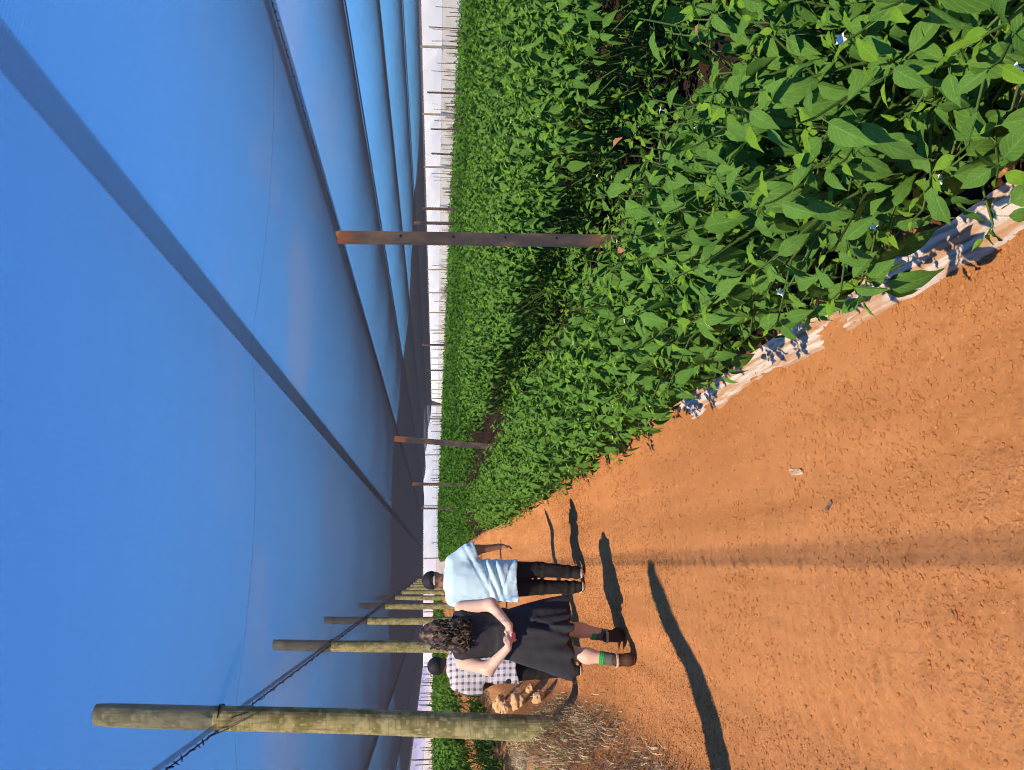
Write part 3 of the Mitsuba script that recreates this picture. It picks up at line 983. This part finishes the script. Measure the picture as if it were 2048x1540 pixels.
# ------------------------------------------------------------------ hills beyond the net house
for key, dist, hh, sd, lab in (('hills', 1500., 46., 3, 'dark hills far behind the net house, seen through the net'),):
    az = np.radians(np.linspace(-80, 80, 161))
    rad = np.array([0., .25, .5, .75, 1.0, 1.3])
    prof = np.array([0., .35, .7, .92, 1.0, .8])
    A, Rr = np.meshgrid(az, rad)
    hgt = (22 + 84 * np.exp(-(A / .36) ** 2) + 30 * (meshkit.fbm(np.stack([A * 4 + 9, 0 * A, 0 * A], -1), 3, sd) - .5)) * prof[:, None] + 12 * (meshkit.fbm(np.stack([A * 22, Rr * 3, 0 * A], -1), 3, sd) - .5) * prof[:, None]
    DD = dist + 500 * Rr
    put(key, (np.stack([np.sin(A) * DD, np.cos(A) * DD, hgt - 1], -1).reshape(-1, 3), grid_faces(len(az), len(rad))[:, ::-1]), bs('hill_scrub', princ(mikit.proc(lambda p, n, uv: mix((.020, .021, .020), (.036, .034, .030), fbm(p.x * .01, p.y * .01, p.z * .02, 4))), .95, .1)), True)
    L(key, lab, kind='structure')

#PEOPLE
# ------------------------------------------------------------------ people
def skin_fn(base, hi):
    return mikit.proc(lambda p, n, uv: mix(base, hi, fbm(p.x * 14, p.y * 14, p.z * 14, 3)))


bs('skin_fair', princ(skin_fn((.70, .45, .33), (.78, .53, .41)), .55, .35))
bs('skin_tan', princ(skin_fn((.30, .145, .085), (.36, .18, .11)), .5, .35))
bs('skin_dark', princ(skin_fn((.10, .055, .035), (.14, .08, .05)), .5, .35))


def weave_bump(bsdf, amp=.0015):
    return {'type': 'bumpmap', 'arbitrary': mikit.proc(lambda p, n, uv: fbm(p.x * 22, p.y * 22, p.z * 13, 3) * amp * 8, 2e-3), 'scale': 1.0, 'bsdf': bsdf}


bs('cloth_black', weave_bump(princ((.036, .036, .041), .85, .2, sheen=.3)))
bs('cloth_blue', weave_bump(princ((.55, .76, .85), .85, .2)))
bs('cloth_trouser', weave_bump(princ((.022, .022, .022), .85, .2, sheen=.2)))
bs('cap_black', princ((.022, .020, .024), .7, .3))
bs('hair_dark', princ(mikit.proc(lambda p, n, uv: mix((.022, .013, .008), (.135, .080, .045), smoothstep(.35, .75, noise(p.x * 42, p.y * 42, p.z * 30)))), .5, .5))
bs('sole_white', princ((.72, .70, .64), .6, .3))
bs('boot_brown', princ((.075, .038, .020), .7, .3))
bs('boot_rim', princ((.46, .38, .26), .7, .3))
bs('sock_grey', princ((.12, .125, .12), .9, .1))
bs('sock_green', princ((.05, .42, .09), .9, .1))
bs('red_case', princ((.16, .008, .010), .5, .4))


def plaid(p, n, uv):
    # woven check of white, pale lilac and navy lines
    u, w = (p.x + .35 * p.y) / .062, p.z / .062
    fu, fw = u - dr.floor(u), w - dr.floor(w)
    bu = smoothstep(.30, .34, fu) * (1 - smoothstep(.70, .74, fu))
    bw = smoothstep(.30, .34, fw) * (1 - smoothstep(.70, .74, fw))
    lu = smoothstep(.05, .07, fu) * (1 - smoothstep(.11, .13, fu))
    lw = smoothstep(.05, .07, fw) * (1 - smoothstep(.11, .13, fw))
    c = mix((.66, .64, .68), (.22, .22, .29), (bu + bw) * .42)
    c = mix(c, (.05, .05, .08), bu * bw * .7)
    return mix(c, (.55, .40, .46), dr.maximum(lu, lw) * .35)


bs('cloth_plaid', princ(mikit.proc(plaid), .85, .2))


def place(mesh, at, rz=0.):
    v, f = mesh
    return np.asarray(v) @ rotz(rz).T + np.asarray(at), f


def hand(P, wrist, d, palm_n, s=1.0, curl=.4, side=1):
    """palm, four fingers and a thumb; d: towards the finger tips, palm_n: the way the palm faces"""
    d = np.asarray(d, float) / np.linalg.norm(d)
    n = np.asarray(palm_n, float)
    n = n - d * (n @ d)
    n /= np.linalg.norm(n)
    u = np.cross(d, n) * side
    w = np.asarray(wrist, float)
    o = [smin(cone(P, w, w + d * .055 * s + u * .018 * s, .024 * s, .021 * s), cone(P, w + d * .01, w + d * .075 * s - u * .020 * s, .021 * s, .018 * s), k=.02)]
    for i, (off, ln) in enumerate(((.031, .068), (.011, .076), (-.010, .071), (-.030, .056))):
        k0 = w + d * .082 * s + u * off * s
        k1 = k0 + (d * math.cos(curl) + n * math.sin(curl)) * ln * .55 * s
        k2 = k1 + (d * math.cos(curl * 2.3) + n * math.sin(curl * 2.3)) * ln * .5 * s
        o.append(smin(cone(P, k0 - d * .02, k1, .0105 * s, .0092 * s), cone(P, k1, k2, .0092 * s, .0078 * s), k=.006))
    t0 = w + d * .025 * s + u * .022 * s
    t1 = t0 + (d * .7 + u * .8 + n * .25) * .034 * s
    o.append(smin(cone(P, t0, t1, .013 * s, .011 * s), cone(P, t1, t1 + (d * .95 + n * .35) * .034 * s, .011 * s, .009 * s), k=.008))
    return smin(*o, k=.010)


def head(P, c, s=1.0, yaw=0.):
    """skull, jaw, nose, brow, lips, ears; the face looks along +y"""
    Q = (P - np.asarray(c)) @ rotz(yaw)
    Q = Q / s
    d = smin(ell(Q, (0, -.012, .03), (.076, .098, .092)), ell(Q, (0, .030, -.045), (.056, .066, .070)), k=.05)
    d = smin(d, cone(Q, (0, .092, .015), (0, .118, -.022), .010, .014), k=.02)
    d = smin(d, ell(Q, (0, .090, -.062), (.026, .014, .010)), k=.012)
    for sx in (-1, 1):
        d = smin(d, ell(Q, (sx * .034, .080, .022), (.022, .012, .008)), k=.012)
        d = np.maximum(d, -ell(Q, (sx * .032, .096, .006), (.014, .010, .008)))
        d = smin(d, ell(Q, (sx * .078, -.008, -.005), (.010, .022, .032)), k=.008)
    return d * s


def limb(P, pts, rads, k=.04):
    o = [cone(P, pts[i], pts[i + 1], rads[i], rads[i + 1]) for i in range(len(pts) - 1)]
    return smin(*o, k=k)


# --- woman in the black dress
W = np.array([-.552, 7.22, 0.0])
W[2] = gz(W[0], W[1]) + .005
wk = num('person')


def w_body(P):
    d = head(P, (0.01, .03, 1.545), .98)
    d = smin(d, cone(P, (0.01, .0, 1.47), (0, -.01, 1.36), .052, .062), k=.04)
    d = smin(d, loft(P, [1.42, 1.34, 1.15, 1.0, .85, .70], [.10, .17, .155, .165, .18, .15], [.07, .10, .10, .105, .12, .10]), k=.05)
    # arms folded behind the back
    ra = limb(P, [(.205, -.005, 1.355), (.232, -.085, 1.125), (.075, -.205, .990)], [.060, .047, .030])
    la = limb(P, [(-.215, -.005, 1.350), (-.262, -.080, 1.150), (-.100, -.205, 1.005)], [.062, .049, .031])
    d = smin(d, ra, k=.04)
    d = smin(d, la, k=.04)
    d = smin(d, hand(P, (.070, -.208, .987), (-1, -.03, -.06), (0, .75, -.66), .95, .55, -1), k=.015)
    d = smin(d, hand(P, (-.095, -.216, 1.000), (1, -.12, -.22), (0, .75, .66), .95, .6, 1), k=.015)
    # legs
    d = smin(d, limb(P, [(-.10, .0, .80), (-.165, -.07, .50), (-.180, -.165, .36), (-.205, -.235, .13)], [.09, .062, .056, .036]), k=.03)
    d = smin(d, limb(P, [(.07, .0, .80), (.015, .13, .50), (-.005, .15, .36), (-.045, .15, .13)], [.09, .062, .056, .036]), k=.03)
    return d


put(wk + '__body', place(surfnet(w_body, (-.36, -.34, .06), (.32, .22, 1.70), .0095), W), 'skin_fair', True)


def w_dress(P):
    ph = np.arctan2(P[:, 1], P[:, 0] + .02)
    z = P[:, 2]
    fl = np.clip((1.0 - z) / .5, 0, 1)
    fold = fl * (.024 * np.sin(ph * 5 + 1.0 + z * 1.2) + .017 * np.sin(ph * 9 + 2.2 - z * 2) + .012 * np.sin(ph * 15 + z * 3) + .012 * (meshkit.fbm(P * [7, 7, 4] + 3, 3, 9) - .5))
    sk = loft(P, [1.06, .98, .86, .70, .58, .49], [.178, .200, .236, .270, .296, .314], [.135, .150, .178, .215, .240, .258], [0, -.01, -.025, -.045, -.066, -.080], [-.015, -.02, -.015, 0, .01, .02])
    sk = sk - fold
    # the deep slanting fold at the back
    g = P[:, 0] - (.10 - .28 * (.86 - z))
    sk = sk + .035 * np.exp(-(g / .024) ** 2) * np.clip((.95 - z) / .2, 0, 1) * (P[:, 1] < .05)
    top = loft(P, [1.455, 1.42, 1.36, 1.27, 1.15, 1.02], [.090, .180, .222, .200, .182, .182], [.055, .085, .115, .128, .130, .138], 0, -.012)
    top = top - .004 * np.sin(P[:, 0] * 40 + z * 30) * np.exp(-((z - 1.06) / .12) ** 2)
    d = smin(top, sk, k=.05)
    neck = np.linalg.norm((P - [0, .06, 1.47]) / [.085, .11, .07], axis=1) - 1
    return np.maximum(d, -neck * .06)


put(wk + '__dress', place(surfnet(w_dress, (-.50, -.36, .47), (.36, .34, 1.47), .0105), W), 'cloth_black', True)


def w_hair(P):
    z = P[:, 2]
    d = smin(ell(P, (.012, -.02, 1.575), (.095, .110, .105)), ell(P, (.0, -.085, 1.46), (.118, .075, .130)), k=.06)
    d = smin(d, ell(P, (-.01, -.105, 1.375), (.125, .060, .085)), k=.05)
    d = smin(d, ell(P, (.015, -.02, 1.665), (.040, .045, .022)), k=.04)
    d = d - .014 * (meshkit.fbm(P * [26, 26, 17] + 40, 3, 5) - .5) * 2
    face = np.maximum(ell(P, (.01, .13, 1.52), (.075, .09, .10)), 0 * z - 1)
    return np.maximum(d, -face)


rng = np.random.default_rng(61)
hv, hf = surfnet(w_hair, (-.2, -.24, 1.24), (.2, .16, 1.71), .009)
q = Bag().add(hv, hf)
for i in range(150):
    a, u = rng.uniform(-2.9, .0), rng.random()
    zt = 1.62 - .25 * u
    rx, ry = .100 + .022 * u, .09 + .03 * u
    c = np.array([.005, -.045 - .035 * u, 0])
    t = np.linspace(0, 1, 9)
    ln = rng.uniform(.10, .20)
    ph = rng.uniform(0, 6.3)
    pts = np.stack([c[0] + (rx + .012 * np.cos(t * 11 + ph)) * np.cos(a + .1 * np.sin(t * 11 + ph)), c[1] + (ry + .012 * np.sin(t * 11 + ph)) * np.sin(a),
                    np.maximum(zt - ln * t, 1.27 + .05 * rng.random())], 1)
    q.add(*tube(pts, np.linspace(.008, .0045, 9) * rng.uniform(.7, 1.3), 5))
put(wk + '__hair', place(q.mesh(), W), 'hair_dark', True)


def boot(P, ank, yawd, pitch=0., l=.255, shaft=.145, w=.042):
    c, s = math.cos(yawd), math.sin(yawd)
    Q = (P - [ank[0], ank[1], 0]) @ rotz(yawd)
    cp, sp = math.cos(pitch), math.sin(pitch)
    Q = np.stack([Q[:, 0], Q[:, 1] * cp + Q[:, 2] * sp, -Q[:, 1] * sp + Q[:, 2] * cp], 1)
    d = smin(cone(Q, (0, -.045, .048), (0, .085, .040), .046, w), cone(Q, (0, .085, .036), (0, l - .09, .030), w, .034), k=.03)
    if shaft > 0:
        d = smin(d, cone(Q, (0, -.02, .06), (0, -.018, shaft), .047, .051), k=.03)
    return np.maximum(d, .012 - Q[:, 2]), Q


for nm, ank, yw, pt in (('boot', (-.210, -.235), .12, .0), ('boot_001', (-.055, .155), -.1, .0)):
    lo, hi = (ank[0] - .12, ank[1] - .14, -.03), (ank[0] + .12, ank[1] + .24, .23)
    put(f'{wk}__{nm}', place(surfnet(lambda P: boot(P, ank, yw, pt)[0], lo, hi, .008), W), 'boot_brown', True)

    def sole(P):
        d, Q = boot(P, ank, yw, pt, shaft=0)
        return np.maximum(d - .006, np.maximum(Q[:, 2] - .026, .0 - Q[:, 2]))
    put(f'{wk}__{nm}__sole', place(surfnet(sole, lo, hi, .008), W), 'boot_brown', True)
    put(f'{wk}__{nm}__rim', place(surfnet(lambda P: np.maximum(np.linalg.norm((P[:, :2] - [ank[0], ank[1] - .018]), axis=1) - .057, np.abs(P[:, 2] - .147) - .011), lo, hi, .007), W), 'boot_rim', True)
for nm, a, b_, r, c_, m in (('sock', (-.208, -.235, .14), (-.196, -.205, .235), .049, .050, 'sock_grey'), ('sock_001', (-.050, .152, .14), (-.036, .156, .235), .049, .050, 'sock_grey'),
                            ('sock_band', (-.196, -.204, .238), (-.191, -.194, .272), .053, .053, 'sock_green'), ('sock_band_001', (-.036, .156, .238), (-.031, .157, .272), .053, .053, 'sock_green')):
    a, b_ = np.array(a), np.array(b_)
    t = np.linspace(0, 1, 7)[:, None]
    put(f'{wk}__{nm}', place(tube(a + (b_ - a) * t, np.linspace(r, c_, 7) + .002 * np.sin(np.arange(7) * 2.6), 16), W), m, 40)
L(wk, 'person with long curly dark hair in a black sleeveless dress, hands clasped behind the back', 'person', 'people walking away along the track')
L(wk + '__sock_band', 'bright green sock top')
L(wk + '__sock_band_001', 'bright green sock top')
import shapely.geometry as sgeo
m = trimesh.creation.extrude_polygon(sgeo.box(-.026, -.008, .026, .008).buffer(.008), .012, engine='earcut')
rc = np.array(m.vertices) @ np.array([[1, 0, 0], [0, .3, .95], [0, -.95, .3]])
put('phone_case', place((rc + [-.012, -.243, .958], np.array(m.faces)), W), 'red_case', 30)
L('phone_case', 'red case held in the clasped hands behind the black dress', 'case')

# --- man in the light blue shirt
M_ = np.array([-.155, 9.10, 0.0])
M_[2] = gz(M_[0], M_[1]) + .005
mk = num('person')


def m_body(P):
    d = head(P, (.0, .025, 1.565), .97, .12)
    d = smin(d, cone(P, (0, .005, 1.50), (0, -.02, 1.38), .058, .070), k=.04)
    d = smin(d, loft(P, [1.42, 1.34, 1.1, .9, .80], [.12, .18, .16, .16, .15], [.08, .10, .10, .10, .09]), k=.05)
    d = smin(d, limb(P, [(.19, -.01, 1.37), (.300, -.015, 1.13), (.330, .035, .905)], [.062, .048, .031]), k=.04)
    d = smin(d, limb(P, [(-.19, -.01, 1.37), (-.235, .0, 1.12), (-.215, .10, .93)], [.062, .048, .031]), k=.04)
    d = smin(d, hand(P, (.332, .038, .900), (.05, .12, -1), (-.75, .2, 0), 1.0, .32, 1), k=.015)
    d = smin(d, hand(P, (-.215, .105, .925), (.0, .35, -1), (.75, .2, 0), 1.0, .4, -1), k=.015)
    return d


put(mk + '__body', place(surfnet(m_body, (-.33, -.2, .70), (.42, .26, 1.72), .010), M_), 'skin_tan', True)


def m_shirt(P):
    x, y, z = P.T
    d = loft(P, [1.475, 1.43, 1.38, 1.25, 1.05, .90, .80, .705], [.085, .165, .215, .222, .212, .208, .208, .215], [.065, .10, .125, .145, .150, .150, .150, .155], [0, 0, 0, 0, -.008, -.012, -.016, -.022], -.015)
    rs = limb(P, [(.185, -.01, 1.375), (.262, -.015, 1.24), (.312, -.012, 1.125)], [.082, .086, .092])
    rs = np.maximum(rs, 1.135 - z + .28 * (x - .30))
    ls = limb(P, [(-.185, -.01, 1.375), (-.230, -.01, 1.24), (-.245, .0, 1.125)], [.080, .082, .088])
    ls = np.maximum(ls, 1.135 - z)
    d = smin(d, rs, k=.05)
    d = smin(d, ls, k=.05)
    back = np.clip(-y / .06 + .3, 0, 1)
    # long pull folds running from the right hip up to the left, as the cloth gathers at the waist
    for z0, sl, a, wd in ((.985, .42, .016, .016), (.905, .30, .017, .015), (1.075, .55, .008, .020), (.84, -.35, .008, .015), (1.02, .10, .007, .012)):
        d = d + a * np.exp(-((z - z0 - sl * (x + .02)) / wd) ** 2) * back * np.clip((x + .25) / .12, 0, 1)
        d = d - a * .55 * np.exp(-((z - z0 - sl * (x + .02) + .045) / .026) ** 2) * back
    d = d - .012 * (meshkit.fbm(P * [11, 11, 8] + 20, 3, 3) - .5)
    d = np.maximum(d, .712 - z + .05 * np.cos(x * 9) * .4)
    return np.maximum(d, -ell(P, (0, .03, 1.50), (.066, .072, .05)))


put(mk + '__shirt', place(surfnet(m_shirt, (-.36, -.24, .66), (.44, .22, 1.50), .0105), M_), 'cloth_blue', True)


def trousers(P, rl, ll, zw=.86, seed=0):
    d = loft(P, [zw, .76], [.175, .18], [.12, .125], -.01, -.01)
    d = smin(d, limb(P, rl, [.098, .076, .064], .03), k=.04)
    d = smin(d, limb(P, ll, [.098, .076, .064], .03), k=.04)
    z = P[:, 2]
    d = d - .007 * np.sin(z * 75 + 6 * P[:, 0]) * (np.exp(-((z - .13) / .09) ** 2) + .5 * np.exp(-((z - .48) / .07) ** 2)) - .006 * (meshkit.fbm(P * 10 + seed, 3, 4) - .5)
    return np.maximum(d, .055 - z)


put(mk + '__trousers', place(surfnet(lambda P: trousers(P, [(.085, 0, .80), (.088, .02, .47), (.050, -.05, .06)], [(-.095, 0, .80), (-.092, .06, .47), (-.098, .07, .06)]),
                                     (-.26, -.2, .04), (.26, .22, .88), .0105), M_), 'cloth_trouser', True)


def m_cap(P):
    d = np.maximum(ell(P, (0, .012, 1.600), (.095, .117, .098)), 1.575 - P[:, 2] - .10 * (P[:, 1] + .05))
    brim = np.maximum(ell(P, (.0, .15, 1.585), (.070, .085, .013)), -1.0)
    d = smin(d, brim, k=.012)
    gap = np.linalg.norm((P - [0, -.10, 1.585]) / [.042, .05, .024], axis=1) - 1
    d = np.maximum(d, -gap * .024)
    return smin(d, ell(P, (0, .012, 1.699), (.010, .010, .006)), k=.004)


put(mk + '__cap', place(surfnet(m_cap, (-.12, -.13, 1.53), (.12, .26, 1.72), .007), M_), 'cap_black', True)
put(mk + '__cap__strap', place(tube([(.045 * math.sin(a), -.098 - .012 * math.cos(a), 1.571) for a in np.linspace(-1.2, 1.2, 9)], .0075, 6), M_), 'sole_white', True)


def shoes(key, ank, org, yw, pt, dz=0.):
    org = np.asarray(org) + [0, 0, dz]
    lo, hi = (ank[0] - .1, ank[1] - .16, -.06), (ank[0] + .1, ank[1] + .24, .20)
    put(key, place(surfnet(lambda P: boot(P, ank, yw, pt, .25, .085, .040)[0], lo, hi, .0075), org), 'cloth_trouser', True)

    def so(P):
        d, Q = boot(P, ank, yw, pt, .25, 0, .040)
        return np.maximum(d - .007, np.maximum(Q[:, 2] - .032, .0 - Q[:, 2]))
    put(key + '__sole', place(surfnet(so, lo, hi, .0075), org), 'sole_white', True)


shoes(mk + '__shoe', (.048, -.055), M_, -.15, -.16, .022)
shoes(mk + '__shoe_001', (-.098, .072), M_, .15, 0.)
L(mk, 'person in a light blue short sleeved shirt, black trousers and a black cap worn backwards', 'person', 'people walking away along the track')
L(mk + '__cap', 'black cap with an open strap at the back of the head')

# --- person in the checked shirt, half hidden behind the woman
C_ = np.array([-1.045, 9.50, 0.0])
C_[2] = gz(C_[0], C_[1]) * .5
ck = num('person')


def c_body(P):
    d = head(P, (.0, .025, 1.510), .95, -.1)
    d = smin(d, cone(P, (0, .0, 1.45), (0, -.02, 1.34), .055, .068), k=.04)
    d = smin(d, loft(P, [1.37, 1.29, 1.05, .86, .76], [.12, .17, .155, .155, .15], [.08, .10, .10, .10, .09]), k=.05)
    d = smin(d, limb(P, [(.185, -.01, 1.32), (.225, .0, 1.08), (.215, .09, .87)], [.058, .045, .030]), k=.04)
    d = smin(d, limb(P, [(-.185, -.01, 1.32), (-.228, .02, 1.09), (-.195, .17, .93)], [.058, .045, .030]), k=.04)
    d = smin(d, hand(P, (.215, .095, .865), (0, .3, -1), (-.75, .2, 0), .95, .35, 1), k=.015)
    return smin(d, hand(P, (-.193, .18, .922), (.15, .8, -.5), (.75, .0, 0), .95, .5, -1), k=.015)


put(ck + '__body', place(surfnet(c_body, (-.31, -.18, .68), (.31, .34, 1.66), .0105), C_), 'skin_dark', True)


def c_shirt(P):
    x, y, z = P.T
    d = loft(P, [1.435, 1.39, 1.33, 1.2, 1.0, .85, .665], [.08, .155, .198, .200, .190, .188, .196], [.06, .095, .118, .132, .135, .135, .142], 0, -.012)
    rs = np.maximum(limb(P, [(.18, -.01, 1.325), (.215, -.005, 1.20), (.232, .0, 1.06)], [.074, .076, .082]), 1.075 - z)
    ls = np.maximum(limb(P, [(-.18, -.01, 1.325), (-.222, .0, 1.20), (-.236, .015, 1.04)], [.074, .078, .086]), 1.05 - z)
    d = smin(d, rs, ls, k=.04)
    d = d - .010 * (meshkit.fbm(P * [9, 9, 6] + 60, 3, 8) - .5) + .006 * np.sin(z * 30 + x * 18) * np.exp(-((z - .95) / .2) ** 2)
    d = np.maximum(d, .69 + .022 * np.cos((x + .02) * 16) - z)
    return np.maximum(d, -ell(P, (0, .03, 1.455), (.06, .066, .045)))


put(ck + '__shirt', place(surfnet(c_shirt, (-.34, -.2, .62), (.34, .2, 1.46), .0105), C_), 'cloth_plaid', True)
put(ck + '__trousers', place(surfnet(lambda P: trousers(P, [(.085, 0, .78), (.085, .03, .46), (.08, .02, .06)], [(-.085, 0, .78), (-.085, .0, .46), (-.080, -.05, .06)], .84, 30),
                                     (-.26, -.2, .04), (.26, .22, .86), .012), C_), 'cloth_trouser', True)
shoes(ck + '__shoe', (.08, .02), C_, -.1, 0.)
shoes(ck + '__shoe_001', (-.08, -.05), C_, .1, 0.)


def c_cap(P):
    d = np.maximum(ell(P, (0, .012, 1.540), (.094, .116, .098)), 1.495 - P[:, 2] - .12 * (P[:, 1] + .05))
    return smin(d, ell(P, (.0, .15, 1.525), (.070, .085, .013)), k=.012)


put(ck + '__cap', place(surfnet(c_cap, (-.12, -.13, 1.46), (.12, .26, 1.66), .008), C_), 'cap_black', True)
L(ck, 'person in a white and navy checked shirt and black cap behind the black dress', 'person', 'people walking away along the track')
